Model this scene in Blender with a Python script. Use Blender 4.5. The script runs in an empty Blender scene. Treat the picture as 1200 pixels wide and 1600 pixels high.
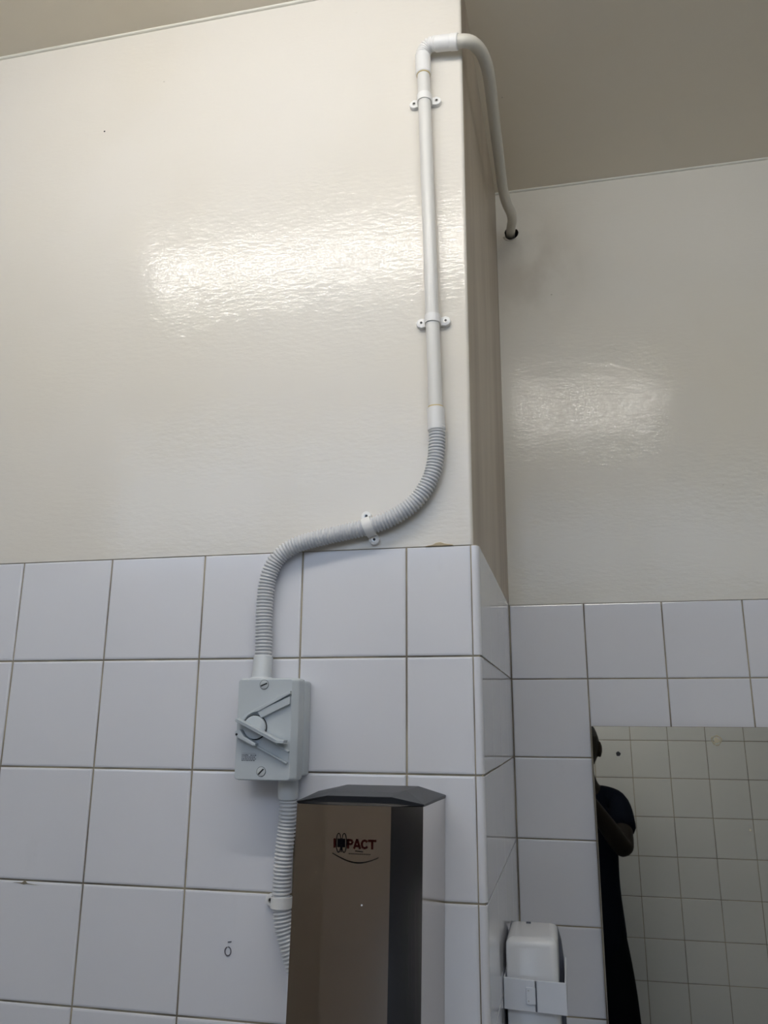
import bpy, bmesh, math, random
from mathutils import Vector, Matrix, noise
random.seed(7)
S = bpy.context.scene
COL = S.collection
V = Vector
PI = math.pi

# ------------------------------------------------------------------ camera, world, light, exposure
cam_d = bpy.data.cameras.new('camera')
cam_d.sensor_fit = 'HORIZONTAL'; cam_d.sensor_width = 36.0; cam_d.lens = 37.74
cam_d.clip_start = 0.002; cam_d.clip_end = 50
cam = bpy.data.objects.new('camera', cam_d); COL.objects.link(cam)
CAM_R = Matrix(((0.97662383, 0.04901821, 0.20929193), (0.21488717, -0.24719768, -0.94483692), (0.00542227, 0.9677244, -0.25195253)))
CAM_P = V((0.8193, -1.0915, 1.5917))
cam.matrix_world = Matrix.Translation(CAM_P) @ CAM_R.to_4x4()
S.camera = cam

world = bpy.data.worlds.new('world'); S.world = world; world.use_nodes = True
bg = world.node_tree.nodes['Background']
bg.inputs[0].default_value = (0.62, 0.76, 1.0, 1); bg.inputs[1].default_value = 2.6   # overcast daylight outside the door
S.view_settings.view_transform = 'Standard'; S.view_settings.look = 'None'
S.view_settings.exposure = 0.0; S.view_settings.gamma = 1.0; S.view_settings.use_curve_mapping = False
S.cycles.max_bounces = 8; S.cycles.diffuse_bounces = 5; S.cycles.glossy_bounces = 5
LAMP_POWER = 49.0
LAMP_COLOR = (1.0, 0.955, 0.89)
# unseen doorway behind the photographer, kept low for the cool light: the light portal only helps the renderer find the opening
DOOR_X0, DOOR_X1, DOOR_H = 0.42, 0.965, 1.02
FILL_WIN_X0, FILL_WIN_X1, FILL_WIN_Z0, FILL_WIN_Z1 = -0.90, 1.90, 2.12, 2.66   # unseen high opening, added to let in cool fill light
REAR_Y = -1.608
for x0_, x1_, z0_, z1_ in ((DOOR_X0, DOOR_X1, 0.0, DOOR_H), (FILL_WIN_X0, FILL_WIN_X1, FILL_WIN_Z0, FILL_WIN_Z1)):
    pl = bpy.data.lights.new('daylight_portal', 'AREA'); pl.shape = 'RECTANGLE'
    pl.size = x1_ - x0_; pl.size_y = z1_ - z0_; pl.cycles.is_portal = True
    po = bpy.data.objects.new('daylight_portal', pl); COL.objects.link(po)
    po.location = ((x0_ + x1_) / 2, REAR_Y - 0.08, (z0_ + z1_) / 2); po.rotation_euler = (PI / 2, 0, 0)

# ------------------------------------------------------------------ room measures (metres)
T = 0.1525          # tile pitch of the two tiled walls
H = 1.83            # top of the tiling
CEIL = 2.825
D = 0.6107          # depth of the recess
XP = 0.712          # tiled face of the pillar side
JT = 0.0024         # joint width
XL, XR = -1.30, 2.30

# ------------------------------------------------------------------ materials
def mat(name, color, rough=0.5, metal=0.0, spec=0.5, coat=0.0):
    m = bpy.data.materials.new(name); m.use_nodes = True
    b = m.node_tree.nodes['Principled BSDF']
    b.inputs['Base Color'].default_value = (*color, 1); b.inputs['Roughness'].default_value = rough
    b.inputs['Metallic'].default_value = metal; b.inputs['Specular IOR Level'].default_value = spec
    b.inputs['Coat Weight'].default_value = coat
    return m
def nd(m, t, **kw):
    n = m.node_tree.nodes.new(t)
    for k, v in kw.items(): setattr(n, k, v)
    return n
def lk(m, a, b): m.node_tree.links.new(a, b)
def pos(m, scale):
    g = nd(m, 'ShaderNodeNewGeometry'); mp = nd(m, 'ShaderNodeVectorMath', operation='MULTIPLY')
    mp.inputs[1].default_value = scale; lk(m, g.outputs['Position'], mp.inputs[0]); return mp.outputs[0]
def noise_tex(m, scale, detail=3, rough=0.5):
    n = nd(m, 'ShaderNodeTexNoise'); n.inputs['Scale'].default_value = 1.0
    n.inputs['Detail'].default_value = detail; n.inputs['Roughness'].default_value = rough
    lk(m, pos(m, scale), n.inputs['Vector']); return n.outputs['Fac']
def remap(m, src, a, b, c=0.0, d=1.0):
    n = nd(m, 'ShaderNodeMapRange'); n.interpolation_type = 'SMOOTHSTEP'
    for i, x in zip((1, 2, 3, 4), (a, b, c, d)): n.inputs[i].default_value = x
    lk(m, src, n.inputs[0]); return n.outputs[0]
def mixc(m, fac, c1, c2):
    n = nd(m, 'ShaderNodeMix', data_type='RGBA')
    if isinstance(fac, (int, float)): n.inputs[0].default_value = fac
    else: lk(m, fac, n.inputs[0])
    for i, c in ((6, c1), (7, c2)):
        if isinstance(c, tuple): n.inputs[i].default_value = (*c, 1)
        else: lk(m, c, n.inputs[i])
    return n.outputs[2]
def math_(m, op, a, b):
    n = nd(m, 'ShaderNodeMath', operation=op)
    for i, x in ((0, a), (1, b)):
        if isinstance(x, (int, float)): n.inputs[i].default_value = x
        else: lk(m, x, n.inputs[i])
    return n.outputs[0]
def setc(m, out): lk(m, out, m.node_tree.nodes['Principled BSDF'].inputs['Base Color'])
def bump(m, src, strength, dist):
    b = nd(m, 'ShaderNodeBump'); b.inputs['Strength'].default_value = strength; b.inputs['Distance'].default_value = dist
    lk(m, src, b.inputs['Height']); lk(m, b.outputs[0], m.node_tree.nodes['Principled BSDF'].inputs['Normal'])

def paint(name, color, rough, bstr=0.35, dirt=0.0, dirt_color=(0.30, 0.24, 0.17), stain=None, specks=True, coat=0.0):
    m = mat(name, color, rough)
    blot = remap(m, noise_tex(m, (1.6, 1.6, 1.6), 4), 0.35, 0.7)
    c = mixc(m, blot, color, tuple(x * y for x, y in zip(color, (0.965, 0.95, 0.91))))
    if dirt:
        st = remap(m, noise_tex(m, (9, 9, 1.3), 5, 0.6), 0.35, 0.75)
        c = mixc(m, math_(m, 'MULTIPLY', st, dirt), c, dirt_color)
    if stain:
        g = nd(m, 'ShaderNodeNewGeometry'); vd = nd(m, 'ShaderNodeVectorMath', operation='DISTANCE')
        vd.inputs[1].default_value = stain[0]; lk(m, g.outputs['Position'], vd.inputs[0])
        k = remap(m, vd.outputs['Value'], 0.02, stain[1], 1, 0)
        k = math_(m, 'MULTIPLY', k, remap(m, noise_tex(m, (14, 14, 9), 4), 0.3, 0.7, 0.2, 1))
        c = mixc(m, math_(m, 'MULTIPLY', k, 0.32), c, dirt_color)
    if specks:   # flecks and scuffs in the old paint
        vo = nd(m, 'ShaderNodeTexVoronoi'); vo.inputs['Scale'].default_value = 1.0
        lk(m, pos(m, (11, 11, 15)), vo.inputs['Vector'])
        sp = remap(m, vo.outputs['Distance'], 0.010, 0.032, 1, 0)
        sel = remap(m, noise_tex(m, (7, 7, 7), 1), 0.40, 0.52)
        c = mixc(m, math_(m, 'MULTIPLY', math_(m, 'MULTIPLY', sp, sel), 0.6), c, (0.25, 0.22, 0.17))
    setc(m, c)
    h1 = noise_tex(m, (68, 68, 178), 3, 0.5); h2 = noise_tex(m, (12, 12, 30), 2)
    hh = math_(m, 'ADD', h1, math_(m, 'MULTIPLY', h2, 1.2))
    bump(m, hh, bstr * (0.45 if coat else 1.0), 0.0010)
    p = m.node_tree.nodes['Principled BSDF']
    if coat:          # ripples of brushed gloss paint sit in its clear top layer
        p.inputs['Coat Weight'].default_value = coat; p.inputs['Coat Roughness'].default_value = 0.07; p.inputs['Specular IOR Level'].default_value = 0.15
        b2 = nd(m, 'ShaderNodeBump'); b2.inputs['Strength'].default_value = bstr; b2.inputs['Distance'].default_value = 0.0010
        lk(m, hh, b2.inputs['Height']); lk(m, b2.outputs[0], p.inputs['Coat Normal'])
    return m

M = {}
M['paint'] = paint('cream_gloss_paint', (0.76, 0.727, 0.668), 0.4, 0.52, coat=0.75)
M['paint_recess'] = paint('cream_gloss_paint_recess', (0.76, 0.73, 0.655), 0.4, 0.52, coat=0.65, stain=((0.77, D, 2.62), 0.22))
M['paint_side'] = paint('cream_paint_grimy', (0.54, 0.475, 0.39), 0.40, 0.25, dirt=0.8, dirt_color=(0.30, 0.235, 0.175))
M['paint_ceil'] = paint('cream_matt_ceiling', (0.84, 0.775, 0.655), 0.6, 0.12)
M['paint_plain'] = paint('cream_paint_plain', (0.72, 0.70, 0.62), 0.4, 0.1, specks=False)

def tile_mat(name, color, wavy=True):
    m = mat(name, color, 0.12 if wavy else 0.05, spec=0.4)
    oi = nd(m, 'ShaderNodeObjectInfo')
    k = remap(m, noise_tex(m, (2.3, 2.3, 2.3), 3), 0.3, 0.7)
    c = mixc(m, k, color, tuple(x * 0.955 for x in color))
    c = mixc(m, remap(m, oi.outputs['Random'], 0, 1, 0, 0.08), c, tuple(x * y for x, y in zip(color, (0.93, 0.93, 0.90))))
    sm = math_(m, 'MULTIPLY', remap(m, noise_tex(m, (22, 22, 9), 5, 0.65), 0.62, 0.80), 0.10)
    setc(m, mixc(m, sm, c, (0.42, 0.42, 0.42)))
    if wavy: bump(m, noise_tex(m, (11, 11, 11), 1), 0.05, 0.004)
    return m
M['tile'] = tile_mat('white_glazed_tile', (0.765, 0.772, 0.815))
M['tile_side'] = tile_mat('white_glazed_tile_pillar', (0.765, 0.772, 0.815), False)
M['grout'] = mat('dirty_grout', (0.33, 0.295, 0.22), 0.9)
setc(M['grout'], mixc(M['grout'], remap(M['grout'], noise_tex(M['grout'], (9, 9, 9), 4), 0.35, 0.65), (0.42, 0.37, 0.27), (0.20, 0.17, 0.13)))
M['pvc'] = mat('white_pvc', (0.74, 0.73, 0.70), 0.32)
M['pvc_cream'] = mat('darker_cream_pvc', (0.66, 0.635, 0.56), 0.34)  # slightly darker, creamier tone for the bent pipe
M['pvc_coupling'] = mat('white_pvc_bright', (0.82, 0.815, 0.80), 0.30)
M['pvc_grey'] = mat('pale_grey_pvc', (0.63, 0.66, 0.68), 0.38)
M['pvc_flex'] = mat('pale_corrugated_pvc', (0.66, 0.67, 0.685), 0.36)
M['clip'] = mat('white_clip_plastic', (0.84, 0.835, 0.82), 0.4)
M['glue'] = mat('yellowed_pipe_cement', (0.62, 0.50, 0.25), 0.45)
M['grey'] = mat('light_grey_polycarbonate', (0.52, 0.565, 0.595), 0.42)
bump(M['grey'], noise_tex(M['grey'], (900, 900, 900), 2), 0.08, 0.0004)
M['grey_dark'] = mat('gasket_rubber_and_screw_shade', (0.10, 0.11, 0.12), 0.6)
M['zinc'] = mat('zinc_screw_metal', (0.55, 0.55, 0.54), 0.35, 1.0)
M['grey_screw'] = mat('grey_plastic_screw', (0.52, 0.55, 0.565), 0.35)
M['slot'] = mat('dark_slot', (0.02, 0.02, 0.022), 0.7)
M['ink'] = mat('faded_black_ink', (0.10, 0.10, 0.12), 0.6)
M['steel'] = mat('brushed_stainless_steel', (0.66, 0.63, 0.60), 0.15, 1.0)
bump(M['steel'], noise_tex(M['steel'], (420, 420, 2.0), 2), 0.012, 0.0006)
M['lid'] = mat('charcoal_moulded_plastic', (0.024, 0.026, 0.030), 0.42)
bump(M['lid'], noise_tex(M['lid'], (700, 700, 700), 2), 0.10, 0.0004)
M['red'] = mat('dark_red_print', (0.030, 0.006, 0.005), 0.9, spec=0.0)
M['black_print'] = mat('black_print', (0.004, 0.004, 0.005), 0.9, spec=0.0)
M['white_abs'] = mat('glossy_white_abs', (0.86, 0.87, 0.89), 0.20, coat=0.3)
M['white_strap'] = mat('white_coated_steel_strap', (0.76, 0.79, 0.85), 0.35)
M['shade_slot_dark'] = mat('dark_grey_shade_and_slot', (0.10, 0.11, 0.14), 0.45)
M['mirror'] = mat('aged_mirror_silvering', (0.77, 0.79, 0.735), 0.012, 1.0)
M['mirror_edge'] = mat('mirror_edge_glass', (0.28, 0.24, 0.17), 0.25)
M['spot'] = mat('black_desilvered_spot', (0.012, 0.012, 0.011), 0.5)
M['patch'] = mat('beige_glue_patch', (0.52, 0.47, 0.34), 0.7)
M['plaster'] = mat('crumbling_plaster', (0.50, 0.42, 0.28), 0.9)
M['hole'] = mat('dark_masonry_hole', (0.035, 0.028, 0.022), 0.95)
M['wood'] = mat('dark_brown_door_paint', (0.10, 0.075, 0.055), 0.45)
setc(M['wood'], mixc(M['wood'], noise_tex(M['wood'], (40, 40, 1.5), 5), (0.205, 0.165, 0.13), (0.285, 0.235, 0.185)))
M['floor'] = mat('grey_cement_floor', (0.33, 0.335, 0.345), 0.6)
M['ground'] = mat('pale_concrete_yard', (0.45, 0.45, 0.44), 0.8)
M['skin'] = mat('dark_brown_skin', (0.012, 0.008, 0.0055), 0.6, spec=0.15)
M['shirt'] = mat('navy_cotton', (0.004, 0.0055, 0.011), 0.95, spec=0.05)
M['trouser'] = mat('black_cloth', (0.004, 0.005, 0.007), 0.95, spec=0.05)
M['hair'] = mat('black_hair', (0.010, 0.009, 0.008), 0.7)
M['eye'] = mat('eye_white', (0.35, 0.33, 0.30), 0.2)
M['shoe'] = mat('black_shoe_leather', (0.015, 0.015, 0.016), 0.4)
M['phone'] = mat('black_phone_glass', (0.01, 0.01, 0.012), 0.12)
M['enamel'] = mat('white_enamel_batten', (0.75, 0.75, 0.72), 0.4)
mt = bpy.data.materials.new('fluorescent_tube_glow'); mt.use_nodes = True
nt = mt.node_tree; nt.nodes.clear()
em = nt.nodes.new('ShaderNodeEmission'); ou = nt.nodes.new('ShaderNodeOutputMaterial')
em.inputs[0].default_value = (*LAMP_COLOR, 1); em.inputs[1].default_value = LAMP_POWER
nt.links.new(em.outputs[0], ou.inputs[0]); M['tube'] = mt

# ------------------------------------------------------------------ helpers
def obj(name, bm, m, parent=None, smooth=False, kind=None):
    me = bpy.data.meshes.new(name)
    bmesh.ops.recalc_face_normals(bm, faces=bm.faces)
    bm.to_mesh(me); bm.free()
    for x in (m if isinstance(m, (list, tuple)) else [m]): me.materials.append(M[x])
    if smooth:
        me.polygons.foreach_set('use_smooth', [True] * len(me.polygons))
        if smooth != 'all': me.set_sharp_from_angle(angle=math.radians(smooth if smooth is not True else 38))
    o = bpy.data.objects.new(name, me); COL.objects.link(o)
    if parent: o.parent = parent
    if kind: o['kind'] = kind
    return o
def thing(name, label, cat, loc=(0, 0, 0), group=None):
    o = bpy.data.objects.new(name, None); COL.objects.link(o); o.location = loc; o.empty_display_size = 0.05
    o['label'] = label; o['category'] = cat
    if group: o['group'] = group
    return o
def rel(o, child):   # keep world coordinates of a mesh built in world space under an Empty
    child.parent = o; child.matrix_parent_inverse = Matrix.Translation(-V(o.location)); return child
def wpart(name, bm, m, root, **k):
    return rel(root, obj(name, bm, m, **k)) if root.type == 'EMPTY' else obj(name, bm, m, root, **k)
def box(bm, x0, x1, y0, y1, z0, z1, bev=0.0, seg=2):
    r = bmesh.ops.create_cube(bm, size=1)
    bmesh.ops.scale(bm, vec=(x1 - x0, y1 - y0, z1 - z0), verts=r['verts'])
    bmesh.ops.translate(bm, vec=((x0 + x1) / 2, (y0 + y1) / 2, (z0 + z1) / 2), verts=r['verts'])
    if bev:
        es = list({e for v in r['verts'] for e in v.link_edges})
        bmesh.ops.bevel(bm, geom=es, offset=bev, segments=seg, profile=0.5, affect='EDGES')
    return bm
def B(): return bmesh.new()
def prism_xz(bm, pts, y0, y1, bev=0.0, seg=2):     # polygon in x,z extruded from y0 (front) to y1
    f = bm.faces.new([bm.verts.new((x, y0, z)) for x, z in pts])
    r = bmesh.ops.extrude_face_region(bm, geom=[f])
    vs = [v for v in r['geom'] if isinstance(v, bmesh.types.BMVert)]
    bmesh.ops.translate(bm, vec=(0, y1 - y0, 0), verts=vs)
    if bev: bmesh.ops.bevel(bm, geom=list(f.edges), offset=bev, segments=seg, profile=0.5, affect='EDGES')
    return bm
def disc_y(bm, cx, cz, r, y0, y1, n=24, bev=0.0):
    return prism_xz(bm, [(cx + r * math.cos(2 * PI * i / n), cz + r * math.sin(2 * PI * i / n)) for i in range(n)], y0, y1, bev)
def catmull(pts, per):
    P = [V(p) for p in pts]; P = [2 * P[0] - P[1]] + P + [2 * P[-1] - P[-2]]; out = []
    for i in range(1, len(P) - 2):
        a, b, c, d = P[i - 1:i + 3]
        for k in range(per):
            t = k / per
            out.append(0.5 * ((2 * b) + (c - a) * t + (2 * a - 5 * b + 4 * c - d) * t * t + (3 * b - 3 * c + d - a) * t ** 3))
    out.append(P[-2]); return out
def resample(path, step):
    L = [0]
    for a, b in zip(path, path[1:]): L.append(L[-1] + (b - a).length)
    n = max(2, int(round(L[-1] / step))); out = []; j = 0
    for k in range(n + 1):
        s = L[-1] * k / n
        while j < len(L) - 2 and L[j + 1] < s: j += 1
        t = (s - L[j]) / max(1e-9, L[j + 1] - L[j]); out.append(path[j].lerp(path[j + 1], t))
    return out
def sweep(bm, path, rad, n=18, caps=True):           # rad: number or function(index)
    tan = [(path[min(i + 1, len(path) - 1)] - path[max(i - 1, 0)]).normalized() for i in range(len(path))]
    u = tan[0].orthogonal().normalized(); rings = []
    for i, p in enumerate(path):
        u = (u - tan[i] * u.dot(tan[i])).normalized(); w = tan[i].cross(u)
        r = rad(i) if callable(rad) else rad
        rings.append([bm.verts.new(p + (u * math.cos(2 * PI * k / n) + w * math.sin(2 * PI * k / n)) * r) for k in range(n)])
    for a, b in zip(rings, rings[1:]):
        for k in range(n): bm.faces.new((a[k], a[(k + 1) % n], b[(k + 1) % n], b[k]))
    if caps: bm.faces.new(rings[0][::-1]); bm.faces.new(rings[-1])
    return bm
def corrugated(bm, pts, r_out=0.0122, r_in=0.0097, pitch=0.0047, n=20):
    p = resample(catmull(pts, 24), pitch / 6)
    prof = (0.0, 0.75, 1.0, 1.0, 0.75, 0.0)
    return sweep(bm, p, lambda i: r_in + (r_out - r_in) * prof[i % 6], n)
def sleeve(bm, a, b, r, n=24, bev=0.0012):           # straight coupling with softened rims
    a, b = V(a), V(b); d = (b - a).normalized()
    return sweep(bm, [a, a + d * bev, b - d * bev, b], lambda i: r - (bev * 0.8 if i in (0, 3) else 0), n)

# ------------------------------------------------------------------ tiles
TILE_MESH = {}
def tile_mesh(w, h, flat=False):
    key = (round(w, 4), round(h, 4), flat)
    if key in TILE_MESH: return TILE_MESH[key]
    bm = B(); loops = []
    for ins, y in (((0, 0.0055), (0, 0.0)) if flat else ((0, 0.0055), (0, 0.0014), (0.0007, 0.0005), (0.0028, 0.0))):
        loops.append([bm.verts.new((sx * (w / 2 - ins), y, sz * (h / 2 - ins))) for sx, sz in ((-1, -1), (1, -1), (1, 1), (-1, 1))])
    for a, b in zip(loops, loops[1:]):
        for k in range(4): bm.faces.new((a[k], a[(k + 1) % 4], b[(k + 1) % 4], b[k]))
    bm.faces.new(loops[-1])
    bmesh.ops.recalc_face_normals(bm, faces=bm.faces)
    me = bpy.data.meshes.new('tile'); bm.to_mesh(me); bm.free(); me.materials.append(M['tile_side' if flat else 'tile'])
    TILE_MESH[key] = me; return me
def lay(parent, x0, x1, z0, z1, face, tight=False):                # one tile of its own; face turns wall coordinates into the world
    g = JT / 2
    o = bpy.data.objects.new('tile', tile_mesh(x1 - x0 - (0.0006 if tight else 2 * g), z1 - z0 - 2 * g, tight)); COL.objects.link(o)
    t = (0, 0) if tight else (random.gauss(0, 0.0016), random.gauss(0, 0.0016))
    o.matrix_world = face((x0 + x1) / 2, (z0 + z1) / 2, 0.0 if tight else random.uniform(-0.0003, 0.0003)) @ Matrix.Rotation(t[0], 4, 'X') @ Matrix.Rotation(t[1], 4, 'Z')
    mw = o.matrix_world.copy(); o.parent = parent; o.matrix_world = mw
    return o
front_face = lambda u, z, d: Matrix.Translation((u, 0.0 + d, z))
recess_face = lambda u, z, d: Matrix.Translation((u, D + d, z))
side_face = lambda u, z, d: Matrix.Translation((XP - d, u, z)) @ Matrix.Rotation(PI / 2, 4, 'Z')
rear_face = lambda u, z, d: Matrix.Translation((u, REAR_Y - d, z)) @ Matrix.Rotation(PI, 4, 'Z')

# ------------------------------------------------------------------ setting
def struct(name, bm, m, **k): return obj(name, bm, m, kind='structure', **k)
def zone(o, zcut):                                    # below zcut the wall is bedding grout
    for p in o.data.polygons:
        if p.center.z < zcut: p.material_index = 1
def slab(x0, x1, y0, y1, zs):
    bm = B()
    for a, b in zip(zs, zs[1:]): box(bm, x0, x1, y0, y1, a, b)
    return bm
REC = 0.0022          # bedding behind the tile faces
PREC = 0.0006         # painted plaster, nearly flush with the tiles
bm = B(); box(bm, XL, 0.69, REC, 0.10, 0, H); box(bm, XL, 0.69, PREC, 0.10, H, CEIL)
wall_front = struct('wall_front', bm, ['paint', 'grout']); zone(wall_front, H)
# pillar side with a softly rounded arris
bm = B()
R_ = 0.006; xs = 0.7045; xs2 = 0.7122
arc = [(xs - R_ + R_ * math.sin(a), PREC + R_ - R_ * math.cos(a)) for a in [PI / 2 * i / 8 for i in range(9)]]
prof = [(0.69, PREC)] + arc + [(xs, PREC + R_ + 0.0008), (xs2, D + 0.01), (0.60, D + 0.01), (0.60, 0.1), (0.69, 0.1)]
for z0, z1, zone_ in ((H, CEIL, 0),):
    a = [bm.verts.new((x, y, z0)) for x, y in prof]; b = [bm.verts.new((x, y, z1)) for x, y in prof]
    n = len(prof)
    for k in range(n):
        f = bm.faces.new((a[k], a[(k + 1) % n], b[(k + 1) % n], b[k]))
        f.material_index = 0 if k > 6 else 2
    bm.faces.new(a[::-1]); bm.faces.new(b)
prof2 = [(0.69, REC), (0.7095, REC), (0.7095, D + 0.01), (0.60, D + 0.01), (0.60, 0.1), (0.69, 0.1)]
a = [bm.verts.new((x, y, 0)) for x, y in prof2]; b = [bm.verts.new((x, y, H)) for x, y in prof2]
for k in range(6):
    f = bm.faces.new((a[k], a[(k + 1) % 6], b[(k + 1) % 6], b[k])); f.material_index = 1
bm.faces.new(a[::-1]); bm.faces.new(b)
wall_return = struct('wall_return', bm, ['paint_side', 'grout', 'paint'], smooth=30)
# recess wall with the hole the conduit goes through
HX, HZ, HR = 0.7445, 2.713, 0.0165
bm = B(); yw = D + REC
def quad(pts, mi):
    f = bm.faces.new([bm.verts.new(p) for p in pts]); f.material_index = mi; return f
yp = D + PREC
outer = [(xs - 0.02, yp, H), (XR, yp, H), (XR, yp, CEIL), (xs - 0.02, yp, CEIL)]
ov = [bm.verts.new(p) for p in outer]
hv = []
for k in range(20):
    a_ = 2 * PI * k / 20; r_ = HR * (1 + 0.10 * math.sin(3 * a_ + 1) + 0.06 * random.uniform(-1, 1))
    hv.append(bm.verts.new((HX + 0.002 + r_ * math.cos(a_), yp, HZ - 0.002 + r_ * math.sin(a_))))
es = [bm.edges.new((ov[k], ov[(k + 1) % 4])) for k in range(4)] + [bm.edges.new((hv[k], hv[(k + 1) % 20])) for k in range(20)]
bmesh.ops.triangle_fill(bm, use_beauty=True, use_dissolve=False, edges=es)
bk = [bm.verts.new((v.co.x, yw + 0.05, v.co.z)) for v in hv]
for k in range(20): bm.faces.new((hv[k], hv[(k + 1) % 20], bk[(k + 1) % 20], bk[k])).material_index = 2
bm.faces.new(bk).material_index = 2
quad([(xs - 0.02, yw, 0), (XR, yw, 0), (XR, yw, H), (xs - 0.02, yw, H)], 1)
quad([(xs - 0.02, yw, H), (XR, yw, H), (XR, yp, H), (xs - 0.02, yp, H)], 0)
wall_recess = struct('wall_recess', bm, ['paint_recess', 'grout', 'hole'])
# broken plaster rim round the hole
bm = B(); ring = []
for k in range(16):
    a_ = 2 * PI * k / 16
    ring.append(V((HX + 0.002 + 0.0185 * math.cos(a_), yp - 0.0005, HZ - 0.002 + 0.0185 * math.sin(a_))))
sweep(bm, [ring[k] for k in range(9, 16)], lambda i: 0.0022 + 0.001 * math.sin(i * 2.1), 6)
obj('chipped_rim', bm, 'paint_recess', wall_recess, smooth=True)

cl = struct('ceiling', box(B(), XL - 0.1, XR + 0.1, REAR_Y - 0.12, D + 0.15, CEIL, CEIL + 0.08), 'paint_ceil')
fl = struct('floor', box(B(), XL - 0.1, XR + 0.1, REAR_Y - 0.12, D + 0.15, -0.08, 0.0), 'floor')
struct('ground', box(B(), -6, 8, -9, REAR_Y - 0.12, -0.10, -0.02), 'ground')
struct('wall_left', box(B(), XL - 0.1, XL, REAR_Y - 0.1, 0.1, 0, CEIL), 'paint_plain')
struct('wall_right', box(B(), XR, XR + 0.1, REAR_Y - 0.1, D + 0.15, 0, CEIL), 'paint_plain')
# rear wall with the open doorway
TR = 0.16; RZ0 = 1.5982; RX0 = 1.1485; RTOP = RZ0 + 2 * TR
yr0, yr1 = REAR_Y - 0.10, REAR_Y - REC
bm = B()
for x0, x1, z0, z1 in ((XL, DOOR_X0, 0, RTOP), (DOOR_X1, XR, 0, RTOP), (XL, DOOR_X0, RTOP, RTOP + 0.02), (DOOR_X1, XR, RTOP, RTOP + 0.02), (XL, XR, RTOP + 0.02, FILL_WIN_Z0), (XL, FILL_WIN_X0, FILL_WIN_Z0, FILL_WIN_Z1), (FILL_WIN_X1, XR, FILL_WIN_Z0, FILL_WIN_Z1), (XL, XR, FILL_WIN_Z1, CEIL)):
    box(bm, x0, x1, yr0, yr1, z0, z1)
wall_rear = struct('wall_rear', bm, ['paint_plain', 'grout']); zone(wall_rear, RTOP)
fill_win = struct('fill_window_1', box(B(), FILL_WIN_X0, FILL_WIN_X1, REAR_Y - 0.07, REAR_Y - 0.03, FILL_WIN_Z0 + 0.0005, FILL_WIN_Z0 + 0.035, 0.003), 'enamel')  # frame of the added fill-light opening
obj('fill_window_frame', box(B(), FILL_WIN_X0, FILL_WIN_X1, REAR_Y - 0.07, REAR_Y - 0.03, FILL_WIN_Z1 - 0.035, FILL_WIN_Z1 - 0.0005, 0.003), 'enamel', fill_win)
for k in range(5):
    xm = FILL_WIN_X0 + 0.0185 + (FILL_WIN_X1 - FILL_WIN_X0 - 0.037) * k / 4
    obj('fill_window_frame', box(B(), xm - 0.018, xm + 0.018, REAR_Y - 0.07, REAR_Y - 0.03, FILL_WIN_Z0 + 0.035, FILL_WIN_Z1 - 0.035, 0.003), 'enamel', fill_win)
# small painted beads where walls meet the ceiling
for nme, x0, x1, y in (('trim_1', XL, xs - 0.004, PREC), ('trim_2', xs2, XR, D + PREC)):
    struct(nme, sweep(B(), [V((x0, y, CEIL)), V((x1, y, CEIL))], 0.0045, 10), 'paint_plain', smooth=True)

NR = 12
# front wall: whole tiles from the left, a cut tile at the pillar
XE = 0.7011
for r in range(NR):
    z1 = H - r * T; z0 = z1 - T
    for c in range(-6, 5):
        lay(wall_front, c * T, min((c + 1) * T, XE), z0, z1, front_face)
# pillar side: the first tile of each course has a rounded front edge
def bull_mesh():
    w, h = T - 0.0003, T - JT
    bm = B(); R = 0.0075; t = 0.0105; rings = []
    p2 = [(XP - t, 0.0004 + 0.0)] + [(XP - R + R * math.sin(a), 0.0 + R - R * math.cos(a)) for a in [PI / 2 * i / 6 for i in range(7)]] + [(XP, R + 0.0006), (XP, w), (XP - t, w)]
    p2[0] = (XP - t, 0.0006); p2.insert(1, (XP - R - 0.0006, 0.0))
    ins = 0.0007
    for dz, sh in ((-h / 2, ins), (-h / 2 + ins, 0), (h / 2 - ins, 0), (h / 2, ins)):
        rings.append([bm.verts.new((x - (sh if x > XP - t + 1e-5 else 0), y + (sh if y < 0.05 else -sh * 0.3), dz)) for x, y in p2])
    n = len(p2)
    for a, b in zip(rings, rings[1:]):
        for k in range(n): bm.faces.new((a[k], a[(k + 1) % n], b[(k + 1) % n], b[k]))
    bm.faces.new(rings[0][::-1]); bm.faces.new(rings[-1])
    return bm
bull0 = obj('edge_tile', bull_mesh(), 'tile_side', smooth=30)
for r in range(NR):
    o = bull0 if r == 0 else bull0.copy()
    if r: COL.objects.link(o)
    o.location = (0, 0, H - (r + 0.5) * T); o.parent = wall_return
    z1 = H - r * T
    for c in range(1, 4):
        lay(wall_return, c * T, (c + 1) * T - (0.001 if c == 3 else 0), z1 - T, z1, side_face, True)
# recess wall
XB = 0.7125
cols = [XB, 0.8641] + [0.8641 + (i + 1) * 0.1527 for i in range(9)] + [XR]
for r in range(NR):
    z1 = H - r * T
    for x0, x1 in zip(cols, cols[1:]): lay(wall_recess, x0, x1, z1 - T, z1, recess_face)
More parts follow.
